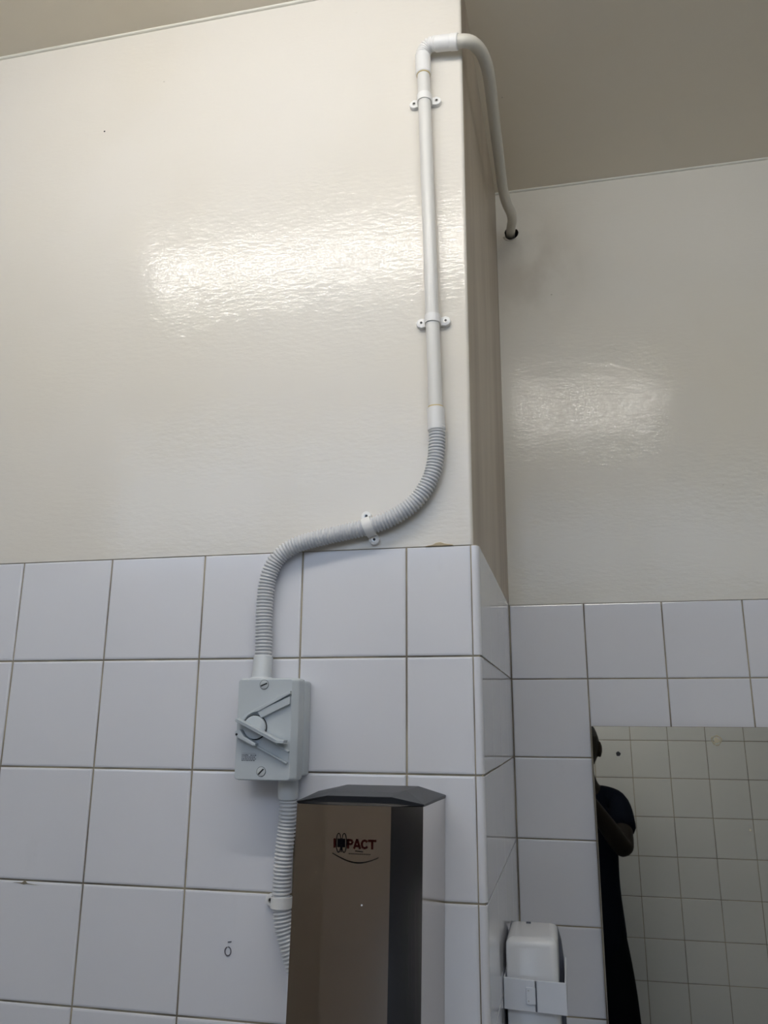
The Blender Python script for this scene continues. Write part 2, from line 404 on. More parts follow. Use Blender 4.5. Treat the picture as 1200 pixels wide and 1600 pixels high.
# rear wall: tiles the mirror can show one by one, the rest of the wall in one piece
rest = B()
for r in range(-2, 10):
    z1 = RZ0 - r * TR; z0 = max(z1 - TR, 0.0)
    for c in range(-16, 8):
        x0 = RX0 + c * TR; x1 = x0 + TR
        if x1 > XR: x1 = XR
        if x0 < XL: x0 = XL
        if x1 <= DOOR_X0 + 0.001 or x0 >= DOOR_X1 - 0.001: segs = [(x0, x1)]
        else: segs = [s for s in ((x0, DOOR_X0), (DOOR_X1, x1)) if s[1] - s[0] > 0.01]
        for s0, s1 in segs:
            if s1 - s0 < 0.01: continue
            if s0 > 0.9 and s0 < 2.0: lay(wall_rear, s0, s1, z0, z1, rear_face)
            else: box(rest, s0 + 0.001, s1 - 0.001, REAR_Y - 0.006, REAR_Y, z0 + 0.001, z1 - 0.001)
obj('tile_field', rest, 'tile', wall_rear, kind='stuff')
# loose crumb of plaster on the tile ledge, a chipped joint and a pencilled mark
bm = B()
prism_xz(bm, [(0.6375, 1.8300), (0.648, 1.8318), (0.6525, 1.8345), (0.659, 1.8350), (0.6655, 1.8325), (0.676, 1.8308), (0.676, 1.8298), (0.6375, 1.8296)], -0.0012, 0.004, 0.0004, 1)
o = obj('plaster_crumb', bm, 'plaster', wall_front); o['label'] = 'brown flake of plaster lifting above the tile'
bm = B()
prism_xz(bm, [(0.044, 1.3693), (0.058, 1.3696), (0.062, 1.3722), (0.067, 1.3690), (0.085, 1.3672), (0.066, 1.3680), (0.061, 1.3672), (0.055, 1.3684)], -0.0006, 0.003)
obj('chipped_joint', bm, 'grout', wall_front)
bm = B()
circ = [V((0.3722 + 0.0042 * math.cos(a), -0.0006, 1.3005 + 0.0052 * math.sin(a))) for a in [2 * PI * i / 18 + 1.9 for i in range(18)]]
sweep(bm, circ, 0.0007, 6)
sweep(bm, [V((0.3715, -0.0006, 1.3113)), V((0.3765, -0.0006, 1.3122))], 0.0006, 6)
o = obj('pencil_mark', bm, 'ink', wall_front, smooth=True); o['label'] = 'small grey scribble like a ring with a dash above'
# two old nail holes in the paint above
bm = B(); disc_y(bm, 0.0581, 2.6172, 0.0016, PREC - 0.0004, PREC + 0.001, 10)
obj('nail_hole', bm, 'slot', wall_front)

# unseen upper leaf, added to keep bright sky out of tile reflections; open below
bm = B(); box(bm, DOOR_X0 + 0.004, DOOR_X1 - 0.004, REAR_Y - 0.07, REAR_Y - 0.03, DOOR_H, RTOP + 0.018, 0.003)
added_leaf = struct('added_door_leaf', bm, 'wood')
obj('door_panel', box(B(), DOOR_X0 + 0.10, DOOR_X1 - 0.10, REAR_Y - 0.032, REAR_Y - 0.022, DOOR_H + 0.12, RTOP - 0.12, 0.006), 'wood', added_leaf)
obj('door_handle', sleeve(B(), (DOOR_X0 + 0.05, REAR_Y - 0.03, 1.12), (DOOR_X0 + 0.05, REAR_Y + 0.02, 1.12), 0.02), 'zinc', added_leaf, smooth=True)
# brown door leaf folded back against the rear wall
bm = B(); box(bm, DOOR_X0 - 0.66, DOOR_X0 - 0.01, REAR_Y + 0.012, REAR_Y + 0.05, 0.008, 1.92, 0.003)
door = struct('door_1', bm, 'wood')
for z0, z1 in ((0.15, 0.85), (1.0, 1.8)):
    obj('door_panel', box(B(), DOOR_X0 - 0.56, DOOR_X0 - 0.11, REAR_Y + 0.048, REAR_Y + 0.058, z0, z1, 0.006), 'wood', door)
obj('door_handle', sleeve(B(), (DOOR_X0 - 0.61, REAR_Y + 0.05, 0.98), (DOOR_X0 - 0.61, REAR_Y + 0.10, 0.98), 0.02), 'zinc', door, smooth=True)

bm = B(); box(bm, DOOR_X0 - 1.36, DOOR_X0 - 0.68, REAR_Y + 0.004, REAR_Y + 0.03, 0.008, 1.92, 0.003)
door2 = struct('door_2', bm, 'wood')
for z0, z1 in ((0.15, 0.85), (1.0, 1.8)):
    obj('door_panel', box(B(), DOOR_X0 - 1.26, DOOR_X0 - 0.78, REAR_Y + 0.028, REAR_Y + 0.038, z0, z1, 0.006), 'wood', door2)
obj('door_handle', sleeve(B(), (DOOR_X0 - 0.74, REAR_Y + 0.03, 0.98), (DOOR_X0 - 0.74, REAR_Y + 0.08, 0.98), 0.02), 'zinc', door2, smooth=True)

# ------------------------------------------------------------------ ceiling light
LX0, LX1, LY = -0.27, 1.25, -0.74
lamp = thing('fluorescent_light', 'white batten ceiling light with one long bare glowing tube', 'ceiling light', (0.49, LY, CEIL))
wpart('housing', box(B(), LX0, LX1, LY - 0.035, LY + 0.035, CEIL - 0.018, CEIL, 0.003), 'enamel', lamp)
for x in (LX0 + 0.006, LX1 - 0.024):
    wpart('lamp_holder', box(B(), x, x + 0.018, LY - 0.014, LY + 0.014, CEIL - 0.060, CEIL - 0.017, 0.003), 'enamel', lamp)
wpart('tube', sweep(B(), [V((LX0 + 0.022, LY, CEIL - 0.040)), V((LX1 - 0.022, LY, CEIL - 0.040))], 0.013, 16), 'tube', lamp, smooth=True)

# ------------------------------------------------------------------ conduits
YC = -0.0135
# upper flexible run
fx = thing('flexible_conduit', 'pale grey corrugated conduit in an S-bend above the grey isolator switch', 'conduit', (0.41, 0, 1.65), 'grey corrugated conduits')
pts = [(0.4088, YC, 1.668), (0.4083, YC, 1.702), (0.4074, YC, 1.747), (0.4108, YC, 1.788), (0.4235, YC, 1.8175), (0.449, YC, 1.8355), (0.487, YC, 1.8455),
       (0.5248, YC, 1.8525), (0.5594, YC, 1.8592), (0.5945, YC, 1.8712), (0.6262, YC, 1.8928), (0.6465, YC, 1.9226), (0.6555, YC, 1.955), (0.6578, YC, 1.992), (0.6577, YC, 2.004)]
wpart('corrugated_tube', corrugated(B(), pts), 'pvc_flex', fx, smooth=60)
wpart('box_connector', sleeve(B(), (0.4092, YC - 0.006, 1.6455), (0.4090, YC, 1.6785), 0.0135), 'pvc_grey', fx, smooth=True)
wpart('connector_collar', sleeve(B(), (0.4092, YC - 0.006, 1.6455), (0.4092, YC - 0.006, 1.6500), 0.0152), 'pvc_grey', fx, smooth=True)
# vertical rigid pipe
rg = thing('rigid_conduit', 'straight white vertical pipe clipped to the cream wall with white couplings', 'conduit', (0.656, 0, 2.0))
def px(z): return 0.6570 + (0.6424 - 0.6570) * (z - 1.9965) / (2.612 - 1.9965)
wpart('pipe', sweep(B(), [V((px(z), YC, z)) for z in (2.0, 2.2, 2.4, 2.63)], 0.0103, 24), 'pvc', rg, smooth=True)
wpart('coupling', sleeve(B(), (px(1.995), YC, 1.995), (px(2.030), YC, 2.030), 0.0128), 'pvc_coupling', rg, smooth=True)
wpart('coupling', sleeve(B(), (px(2.612), YC, 2.612), (px(2.650), YC, 2.650), 0.0126), 'pvc_coupling', rg, smooth=True)
for z in (2.6116, 2.0312):
    wpart('cement_ring', sweep(B(), [V((px(z), YC, z - 0.0010)), V((px(z), YC, z + 0.0010))], 0.0112, 24), 'glue', rg, smooth=True)
wpart('corrugated_elbow', corrugated(B(), [(px(2.645), YC, 2.645), (px(2.652), YC, 2.653), (0.6462, YC - 0.001, 2.6615), (0.6535, YC - 0.003, 2.6665), (0.664, YC - 0.006, 2.6645), (0.670, YC - 0.007, 2.6625)], 0.0120, 0.0100, 0.0040), 'pvc_coupling', rg, smooth=60)
# pipe bent round the pillar
bc = thing('bent_conduit', 'white pipe bent round the pillar corner and running into a hole near the ceiling', 'conduit', (0.742, 0.3, 2.66))
path = resample(catmull([(0.680, YC - 0.008, 2.6605), (0.697, YC - 0.008, 2.6590), (0.711, YC - 0.006, 2.6600), (0.7225, -0.010, 2.6630), (0.732, 0.010, 2.6675), (0.7385, 0.034, 2.6690), (0.7415, 0.060, 2.6695), (0.7425, 0.10, 2.6700),
                         (0.7422, 0.20, 2.6700), (0.7425, 0.30, 2.6695), (0.7430, 0.385, 2.6690), (0.7475, 0.435, 2.6695), (0.7535, 0.485, 2.6800), (0.7535, 0.535, 2.6960), (0.7490, 0.575, 2.7065), (0.7455, 0.61, 2.713), (0.744, 0.645, 2.717)], 10), 0.006)
wpart('pipe', sweep(B(), path, 0.0106, 22), 'pvc_cream', bc, smooth=True)
wpart('coupling', sleeve(B(), (0.6630, YC - 0.006, 2.6640), (0.7005, YC - 0.008, 2.6588), 0.0125), 'pvc_coupling', bc, smooth=True)
wpart('coupling_collar', sleeve(B(), (0.688, YC - 0.0073, 2.6605), (0.7010, YC - 0.008, 2.6587), 0.0131), 'pvc_coupling', bc, smooth=True)
# lower flexible run
fl2 = thing('flexible_conduit', 'pale grey corrugated conduit dropping from the isolator switch behind the steel dryer', 'conduit', (0.452, 0, 1.515), 'grey corrugated conduits')
wpart('corrugated_tube', corrugated(B(), [(0.4535, YC - 0.003, 1.500), (0.4530, YC - 0.002, 1.478), (0.4515, YC, 1.455), (0.4485, YC, 1.419), (0.4472, YC, 1.388), (0.4478, YC, 1.366), (0.4520, YC, 1.338), (0.4605, YC, 1.312), (0.4685, YC, 1.292), (0.4718, YC, 1.2845)]), 'pvc_flex', fl2, smooth=60)
wpart('box_connector', sleeve(B(), (0.4535, YC - 0.008, 1.5215), (0.4535, YC - 0.003, 1.4925), 0.0135), 'pvc_grey', fl2, smooth=True)

# ------------------------------------------------------------------ saddle clips
def saddle(label, center, ang, r_pipe, lug=0.0185, right_only=False):
    c = V((center[0], 0, center[1]))
    t = thing('pipe_clip', label, 'pipe clip', (center[0], REC, center[1]), 'white saddle clips on the conduits')
    def place(o):
        o.parent = t; o.rotation_euler = (0, -ang, 0)
    ro = r_pipe + 0.0016; yc = YC - REC; w = 0.0065
    # strap over the pipe, built in the clip's own frame: pipe along z, lugs along x
    bm = B(); n = 14; rr = r_pipe + 0.0002
    prof_o = [(ro * math.cos(a), yc - ro * math.sin(a)) for a in [PI * i / n for i in range(n + 1)]]
    prof_i = [(rr * math.cos(a), yc - rr * math.sin(a)) for a in [PI * i / n for i in range(n + 1)]]
    prof_o = [(ro, -0.006)] + prof_o + [(-ro, -0.006)]; prof_i = [(rr, -0.006)] + prof_i + [(-rr, -0.006)]
    loop = prof_o + prof_i[::-1]
    a = [bm.verts.new((x, y, -w)) for x, y in loop]; b = [bm.verts.new((x, y, w)) for x, y in loop]; k2 = len(loop)
    for k in range(k2): bm.faces.new((a[k], a[(k + 1) % k2], b[(k + 1) % k2], b[k]))
    h = len(prof_o)
    for k in range(h - 1):
        bm.faces.new((a[k], a[k + 1], a[k2 - 2 - k], a[k2 - 1 - k])); bm.faces.new((b[k], b[k2 - 1 - k], b[k2 - 2 - k], b[k + 1]))
    place(obj('strap', bm, 'clip', smooth=35))
    for s in (-1, 1):
        bm = B(); pts2 = [(s * (r_pipe - 0.001), -0.0062), (s * lug, -0.0075)]
        for i in range(11):
            aa = -PI / 2 + PI * i / 10; pts2.append((s * (lug + 0.0075 * math.cos(aa)), 0.0075 * math.sin(aa)))
        pts2 += [(s * lug, 0.0075), (s * (r_pipe - 0.001), 0.0062)]
        prism_xz(bm, pts2, -0.0085, 0.0, 0.0016, 2)
        lg = obj('lug', bm, 'clip', smooth=40); place(lg)
        bm = B(); disc_y(bm, s * lug, 0, 0.0030, -0.0089, -0.006, 14)
        sc = obj('screw', bm, 'zinc', smooth=40); sc.parent = lg
        bm = B(); disc_y(bm, s * lug + 0.0002, 0.0005, 0.0019, -0.0091, -0.008, 10)
        sl = obj('screw_recess_shade', bm, 'slot'); sl.parent = lg
    return t
a0 = math.atan2(-(0.6424 - 0.6570), (2.612 - 1.9965))
saddle('uppermost white clip on the vertical pipe, just below the corrugated elbow', (px(2.5655), 2.5655), 0.0, 0.0103)
saddle('white clip at mid-height of the straight vertical pipe', (px(2.1715), 2.1715), 0.0, 0.0103)
saddle('white clip set aslant on the S-bend, right above the tiles', (0.5585, 1.8589), math.radians(-71), 0.0124)
saddle('white clip half hidden beside the steel dryer, lowest of the clips', (0.4478, 1.3655), 0.0, 0.0124, lug=0.0178)

# ------------------------------------------------------------------ isolator switch
sw = thing('isolator_switch', 'grey weatherproof isolator switch with a lever handle on white tiles', 'switch', (0.432, 0, 1.582))
wpart('base', box(B(), 0.3885, 0.4765, -0.026, -0.0006, 1.5215, 1.6450, 0.004, 3), 'grey', sw, smooth=40)
wpart('gasket', box(B(), 0.3915, 0.4738, -0.0285, -0.0245, 1.5180, 1.6460, 0.001), 'grey_dark', sw)
x0, x1, z0, z1 = 0.3905, 0.4745, 1.5165, 1.6475
bm = B(); loops = []
def rrect(x0, x1, z0, z1, r, y, n=5):
    out = []
    for cx, cz, a0_ in ((x1 - r, z1 - r, 0), (x0 + r, z1 - r, PI / 2), (x0 + r, z0 + r, PI), (x1 - r, z0 + r, 1.5 * PI)):
        for i in range(n + 1):
            a = a0_ + PI / 2 * i / n; out.append((cx + r * math.cos(a), y, cz + r * math.sin(a)))
    return out
def loft(bm, loops, close=True):
    vs = [[bm.verts.new(p) for p in lp] for lp in loops]; n = len(vs[0])
    for a, b in zip(vs, vs[1:]):
        for k in range(n): bm.faces.new((a[k], a[(k + 1) % n], b[(k + 1) % n], b[k]))
    if close: bm.faces.new(vs[0][::-1]); bm.faces.new(vs[-1])
    return bm
loft(bm, [rrect(x0, x1, z0, z1, 0.005, -0.027), rrect(x0, x1, z0, z1, 0.005, -0.0475), rrect(x0 + 0.0006, x1 - 0.0006, z0 + 0.0006, z1 - 0.0006, 0.005, -0.0488),
          rrect(x0 + 0.0010, x1 - 0.0072, z0 + 0.0012, z1 - 0.0020, 0.004, -0.0546), rrect(x0 + 0.0018, x1 - 0.0080, z0 + 0.0020, z1 - 0.0028, 0.004, -0.0550)])
cover = wpart('cover', bm, 'grey', sw, smooth=19)
YF = -0.0550
KX, KZ, KR = 0.4178, 1.5835, 0.0150
def bar(bm, a, b, w, y0, y1, bev=0.0):
    a, b = V((a[0], a[1])), V((b[0], b[1])); d = (b - a).normalized(); nrm = V((-d.y, d.x)) * w / 2
    return prism_xz(bm, [tuple(a - nrm), tuple(b - nrm), tuple(b + nrm), tuple(a + nrm)], y0, y1, bev, 2)
# raised arms that fan out from the knob to the right edge
bm = B(); prism_xz(bm, [(0.4207, 1.6040), (0.4655, 1.6234), (0.4655, 1.6133), (0.4266, 1.5953)], YF - 0.0046, YF + 0.001, 0.0008)
wpart('off_arm', bm, 'grey', sw)
bm = B(); prism_xz(bm, [(0.4300, 1.5722), (0.4660, 1.5532), (0.4645, 1.5400), (0.4235, 1.5600)], YF - 0.0012, YF + 0.001, 0.0004)
wpart('on_arm', bm, 'grey', sw)
bm = B(); bar(bm, (0.4420, 1.5655), (0.4660, 1.5530), 0.0024, YF - 0.0040, YF + 0.001, 0.0008)
wpart('lower_rim', bm, 'grey', sw)
bm = B()
prism_xz(bm, [(0.3985, 1.5925), (0.4060, 1.6005), (0.4180, 1.6070), (0.4662, 1.6303), (0.4662, 1.6262), (0.4235, 1.6040), (0.4150, 1.6022), (0.4085, 1.5985), (0.4035, 1.5920)], YF - 0.0062, YF + 0.001, 0.0008)
wpart('upper_rim', bm, 'grey', sw)
bm = B()
bar(bm, (0.4230, 1.5590), (0.4640, 1.5388), 0.0026, YF - 0.0045, YF + 0.001, 0.0008)
wpart('lower_rim', bm, 'grey', sw)
bm = B()
prism_xz(bm, [(0.3935, 1.5782), (0.3945, 1.5725), (0.4000, 1.5690), (0.4190, 1.5600), (0.4225, 1.5605), (0.4230, 1.5635), (0.4070, 1.5715), (0.4030, 1.5770), (0.4000, 1.5810)], YF - 0.0110, YF + 0.001, 0.0012)
lug_ = wpart('padlock_lug', bm, 'grey', sw)
bm = B(); disc_y(bm, 0.3962, 1.5745, 0.0016, YF - 0.0112, YF - 0.004, 12); h_ = obj('lug_hole', bm, 'slot'); h_.parent = lug_; h_.matrix_parent_inverse = lug_.matrix_world.inverted()
bm = B(); disc_y(bm, KX, KZ, KR + 0.0012, YF - 0.0006, YF + 0.001, 36)
wpart('knob_gap', bm, 'slot', sw)
bm = B(); disc_y(bm, KX, KZ, KR, YF - 0.0050, YF + 0.001, 36, 0.0012)
knob = wpart('knob', bm, 'grey', sw, smooth=35)
bm = B()
lv = [(0.3960, 1.5925), (0.3990, 1.5960), (0.4490, 1.5720), (0.4555, 1.5712), (0.4580, 1.5690), (0.4545, 1.5662), (0.4465, 1.5665)]
prism_xz(bm, [(0.3952, 1.5912), (0.3968, 1.5952), (0.4545, 1.5686), (0.4640, 1.5678), (0.4632, 1.5636), (0.4530, 1.5638)], YF - 0.0175, YF - 0.003, 0.0010)
lever = wpart('lever', bm, 'grey', sw)
bm = B(); bar(bm, (0.3985, 1.5936), (0.4540, 1.5675), 0.0012, YF - 0.0182, YF - 0.016)
gr = obj('lever_ridge', bm, 'grey'); gr.parent = lever; gr.matrix_parent_inverse = lever.matrix_world.inverted()
bm = B(); circ = [V((0.4440 + 0.0029 * math.cos(a), YF - 0.0043, 1.6108 + 0.0029 * math.sin(a))) for a in [2 * PI * i / 20 for i in range(21)]]
sweep(bm, circ, 0.0004, 6, False); wpart('off_symbol', bm, 'grey', sw)
for x, z, a in ((0.4276, 1.6385, 22), (0.4283, 1.5280, 45)):
    bm = B(); disc_y(bm, x, z, 0.0058, YF - 0.0010, YF + 0.002, 24, 0.0006)
    rb = B(); disc_y(rb, x, z, 0.0064, YF - 0.0003, YF + 0.001, 24); wpart('screw_recess_shade', rb, 'grey_dark', sw)  # dark ring puts in the shading outline round the screw head
    s_ = wpart('cover_screw', bm, 'grey_screw', sw, smooth=35)
    bm = B(); ca, sa = math.cos(math.radians(a)) * 0.0048, math.sin(math.radians(a)) * 0.0048
    bar(bm, (x - ca, z - sa), (x + ca, z + sa), 0.0019, YF - 0.0013, YF)
    q = obj('screw_slot', bm, 'slot'); q.parent = s_; q.matrix_parent_inverse = s_.matrix_world.inverted()
# the faded rating print: too small to read in the photograph
bm = B()
random.seed(3)
for k, z in enumerate((1.5505, 1.5482, 1.5458, 1.5435, 1.5416)):
    x = 0.4005
    while x < 0.4195:
        w = random.uniform(0.0008, 0.0032) if k else 0.019
        if k == 1 and 0.4085 < x < 0.4125: x = 0.4125
        bar(bm, (x, z), (min(x + w, 0.4205), z), 0.0011 if k else 0.0003, YF - 0.0002, YF + 0.0005); x += w + 0.0006
prism_xz(bm, [(0.4040, 1.5478), (0.4078, 1.5496), (0.4066, 1.5476)], YF - 0.0002, YF + 0.0005)
wpart('rating_print', bm, 'ink', sw)

# ------------------------------------------------------------------ steel hand dryer
dr = thing('hand_dryer', 'tall stainless steel hand dryer with charcoal top and red logo', 'hand dryer', (0.578, 0, 1.05))
ZT, ZB = 1.4965, 1.05
def plan(x_in=0.0, f=0.0, back=0.0):   # outline seen from above, front at negative y
    return [(0.4905 + x_in, -0.0008 - back), (0.4995 + x_in, -0.1185 + f), (0.5395 + x_in * 0.5, -0.1262 + f), (0.6160 - x_in * 0.5, -0.1262 + f), (0.6520 - x_in, -0.1175 + f), (0.6610 - x_in, -0.0008 - back)]
bm = B()
pl_ = plan()
a = [bm.verts.new((x, y, ZB)) for x, y in pl_]; b = [bm.verts.new((x, y, ZT)) for x, y in pl_]
for k in range(6): bm.faces.new((a[k], a[(k + 1) % 6], b[(k + 1) % 6], b[k]))
bm.faces.new(a[::-1]); bm.faces.new(b)
for v in bm.verts: v.co.x += (0.023 if v.co.x < 0.578 else 0.018) * (v.co.z - ZT)      # the housing hangs a touch out of plumb
body = wpart('housing', bm, 'steel', dr)
bm = B()
lidp = [(0.4895, -0.0008), (0.4985, -0.1200), (0.5390, -0.1285), (0.6165, -0.1285), (0.6535, -0.1190), (0.6620, -0.0008)]
tops = [(0.5010, 1.5045), (0.5022, 1.4992), (0.5400, 1.5045), (0.6160, 1.5045), (0.6535, 1.4992), (0.6612, 1.5030)]
cx = 0.5778
l0 = [bm.verts.new((cx + (x - cx) * 0.985, y + (0.0055 if y < -0.05 else 0), ZT - 0.0004)) for x, y in lidp]
zt = [1.5010, 1.4992, 1.5072, 1.5072, 1.4990, 1.5000]
l1 = [bm.verts.new((x, y, z)) for (x, y), z in zip(lidp, zt)]
ins_ = [(0.5300, -0.0008, 1.5105), (0.5330, -0.0700, 1.5105), (0.5420, -0.1000, 1.5098), (0.6130, -0.1000, 1.5098), (0.6230, -0.0700, 1.5105), (0.6260, -0.0008, 1.5105)]
l2 = [bm.verts.new(p) for p in ins_]
for A_, B_ in ((l0, l1), (l1, l2)):
    for k in range(6): bm.faces.new((A_[k], A_[(k + 1) % 6], B_[(k + 1) % 6], B_[k]))
bm.faces.new(l0[::-1]); bm.faces.new(l2)
bmesh.ops.bevel(bm, geom=[e for e in bm.edges if e.verts[0] in l1 and e.verts[1] in l1], offset=0.0008, segments=2, profile=0.5, affect='EDGES')
wpart('lid', bm, 'lid', dr)
wpart('base', box(B(), 0.515, 0.645, -0.105, -0.004, 1.035, 1.051, 0.004), 'lid', dr)
YL = -0.1264
LZ = 1.4497
def stroke(bm, pts, w):
    for p, q in zip(pts, pts[1:]): bar(bm, p, q, w, YL - 0.0004, YL + 0.0004)
def letter(pts_list, x0):
    bm = B()
    for pts in pts_list: stroke(bm, [(x0 + u, LZ + v) for u, v in pts], 0.0024)
    return wpart('logo_letter', bm, 'red', dr)
LH = 0.0104
letter([[(0.0012, 0.0004), (0.0012, LH)]], 0.5478)                                                                                   # I
letter([[(0.0012, 0), (0.0012, LH)], [(0, LH - 0.0012), (0.0046, LH - 0.0012), (0.0064, LH - 0.0024), (0.0064, 0.0062), (0.0046, 0.0048), (0, 0.0048)]], 0.5640)   # P
letter([[(0.0010, 0), (0.0046, LH)], [(0.0046, LH), (0.0084, 0)], [(0.0024, 0.0030), (0.0070, 0.0030)]], 0.5712)                       # A
letter([[(0.0076, LH - 0.0028), (0.0060, LH - 0.0012), (0.0034, LH - 0.0012), (0.0014, LH - 0.0032), (0.0012, 0.0034), (0.0030, 0.0012), (0.0060, 0.0012), (0.0078, 0.0028)]], 0.5803)  # C
letter([[(0, LH - 0.0012), (0.0096, LH - 0.0012)], [(0.0048, 0), (0.0048, LH)]], 0.5890)                                               # T
bm = B()
for cxx in (0.5538, 0.5604):     # the two upright loops that stand for the M
    el = [V((cxx + 0.0029 * math.cos(a), YL, LZ + 0.0058 + 0.0103 * math.sin(a))) for a in [2 * PI * i / 28 for i in range(29)]]
    sweep(bm, el, 0.00055, 6, False)
prism_xz(bm, [(0.5524, LZ + 0.0012), (0.5565, LZ + 0.0012), (0.5565, LZ + 0.0104), (0.5524, LZ + 0.0104)], YL - 0.0004, YL + 0.0004)
prism_xz(bm, [(0.5577, LZ + 0.0012), (0.5617, LZ + 0.0012), (0.5617, LZ + 0.0104), (0.5577, LZ + 0.0104)], YL - 0.0004, YL + 0.0004)
bar(bm, (0.5571, LZ - 0.0042), (0.5571, LZ + 0.0105), 0.0010, YL - 0.0004, YL + 0.0004)
wpart('logo_emblem', bm, 'black_print', dr)
bm = B()
swp = [V((0.5465 + 0.0548 * t, YL, LZ - 0.0055 - 0.0088 * math.sin(PI * (t * 0.93 + 0.0)) - 0.0012 * t)) for t in [i / 20 for i in range(21)]]
sweep(bm, swp, lambda i: 0.00042 + 0.00035 * math.sin(PI * i / 20), 6)
bar(bm, (0.5737, LZ - 0.0023), (0.5830, LZ - 0.0030), 0.0008, YL - 0.0003, YL + 0.0004)
xq = 0.5660
while xq < 0.5905:
    bar(bm, (xq, LZ - 0.0054), (xq + 0.0016, LZ - 0.0055), 0.0007, YL - 0.0003, YL + 0.0004); xq += 0.0022
wpart('logo_swoosh', bm, 'black_print', dr)
bm = B(); disc_y(bm, 0.5822, 1.3905, 0.0010, YL - 0.0003, YL + 0.0004, 8)
wpart('paint_fleck', bm, 'white_abs', dr)

# ------------------------------------------------------------------ white dispenser and its locking strap
ds = thing('soap_dispenser', 'white rounded dispenser with hinged locking strap on the side of the tiled pillar', 'dispenser', (XP, 0.26, 1.10))
bm = B()
dx0, dx1, dy0, dy1, dzt, dzb = 0.7165, 0.7895, 0.205, 0.318, 1.2915, 1.07
# side profile swept across the width: rounded top edges towards the viewer
def drect(ins, z):
    r = 0.012; out = []
    for cx_, cy_, a0_ in ((dx1 - r - ins, dy1 - ins - 0.004, 0), (dx0 + 0.004 + ins, dy1 - ins - 0.004, PI / 2), (dx0 + 0.003 + ins, dy0 + 0.003 + ins, PI), (dx1 - r - ins, dy0 + r + ins, 1.5 * PI)):
        rr = r if cx_ > 0.75 and cy_ < 0.26 else (0.004 if cy_ > 0.26 else 0.003)
        for i in range(6):
            a = a0_ + PI / 2 * i / 5; out.append((cx_ + rr * math.cos(a) + (r - rr if cx_ > 0.75 and rr < r else 0), cy_ + rr * math.sin(a), z))
    return out
loops = [drect(0, dzb), drect(0, dzt - 0.016)]
for i in range(1, 6):
    a = PI / 2 * i / 5; loops.append(drect(0.012 * (1 - math.cos(a)), dzt - 0.012 + 0.010 * math.sin(a)))
loft(bm, loops)
wpart('cover', bm, 'white_abs', ds, smooth=50)
wpart('shade_plate', prism_xz(B(), [(XP + 0.0008, 1.07), (0.796, 1.07), (0.7965, 1.235), (0.7935, 1.262), (0.7885, 1.280), (0.7165, 1.284), (XP + 0.0008, 1.27)], dy1 - 0.002, dy1 + 0.016, 0.002), 'shade_slot_dark', ds)  # dark plate stands in for shade on the side of the body
wpart('refill_slot', box(B(), 0.742, 0.749, 0.296, 0.299, 1.289, 1.2917), 'shade_slot_dark', ds)
sy = 0.193; sz1, sz0 = 1.2385, 1.1985
def rot_plate(bm, x0_, x1_, zt0, zt1, zb0, zb1):
    prism_xz(bm, [(x0_, zb0), (x1_, zb1), (x1_, zt1), (x0_, zt0)], sy, sy + 0.0022, 0.0006, 1); return bm
st = wpart('locking_strap', rot_plate(B(), XP + 0.0010, 0.7563, 1.2405, 1.2385, 1.2000, 1.1985), 'white_strap', ds)
bpy.context.view_layer.update()
def sub(name, bm, m, **k):
    o = obj(name, bm, m, **k); o.parent = st; o.matrix_parent_inverse = st.matrix_world.inverted(); return o
sub('strap_leaf', rot_plate(B(), 0.7590, 0.8000, 1.2385, 1.2380, 1.1985, 1.1970), 'white_strap')
sub('side_leaf', box(B(), 0.7980, 0.8002, sy + 0.0025, 0.327, 1.1970, 1.2385, 0.0006, 1), 'white_strap')
sub('wall_leaf', box(B(), XP + 0.0006, XP + 0.0030, sy + 0.0025, 0.327, 1.2000, 1.2400, 0.0006, 1), 'white_strap')
sub('hinge_pin', sleeve(B(), (0.7577, sy + 0.0008, 1.1990), (0.7577, sy + 0.0018, 1.2375), 0.0011, 10, 0.0003), 'shade_slot_dark', smooth=True)  # dark pin colour puts in the shadow of the hinge gap
sub('hasp', box(B(), 0.7440, 0.7572, sy - 0.0028, sy - 0.0002, 1.2085, 1.2300, 0.0008, 2), 'white_strap')
for z in (1.2130, 1.2262):
    bm = B(); disc_y(bm, 0.7475, z, 0.0012, sy - 0.0034, sy - 0.0025, 10); sub('rivet', bm, 'zinc')

# ------------------------------------------------------------------ mirror
mir = thing('wall_mirror', 'frameless grey-tinted wall mirror on the tiled recess wall', 'mirror', (0.8653, 0.5987, 1.5854))
mn = V((0.01268966, -0.99974907, 0.01846)).normalized()
ex = V((1, 0, 0)); ex = (ex - mn * ex.dot(mn)).normalized(); ez = mn.cross(ex) * -1
if ez.z < 0: ez = -ez
MB = Matrix((ex, -mn, ez)).transposed().to_4x4()
mir.rotation_euler = MB.to_euler()
MW, MH = 0.60, 0.80
bm = B(); f = bm.faces.new([bm.verts.new(p) for p in ((0.0006, 0, -MH), (MW, 0, -MH), (MW, 0, -0.0006), (0.0006, 0, -0.0006))])
obj('glass', bm, 'mirror', mir)
bm = B(); box(bm, 0, MW + 0.0006, 0.0002, 0.0042, -MH, 0)
obj('glass_edge', bm, 'mirror_edge', mir)
def mloc(w): return MB.to_3x3().transposed() @ (V(w) - V(mir.location))
def mdisc(name, w, r, m, n=18, wob=0.0):
    c = mloc(w); bm = B()
    prism_xz(bm, [(c.x + r * (1 + wob * math.sin(3 * a + 1)) * math.cos(a), c.z + r * (1 + wob * math.sin(5 * a)) * math.sin(a)) for a in [2 * PI * i / n for i in range(n)]], -0.0005, 0.0001)
    return obj(name, bm, m, mir)
o = mdisc('desilvered_spot', (0.9132, 0.5987, 1.5335), 0.0043, 'spot', wob=0.12); o['label'] = 'small black desilvered spot'
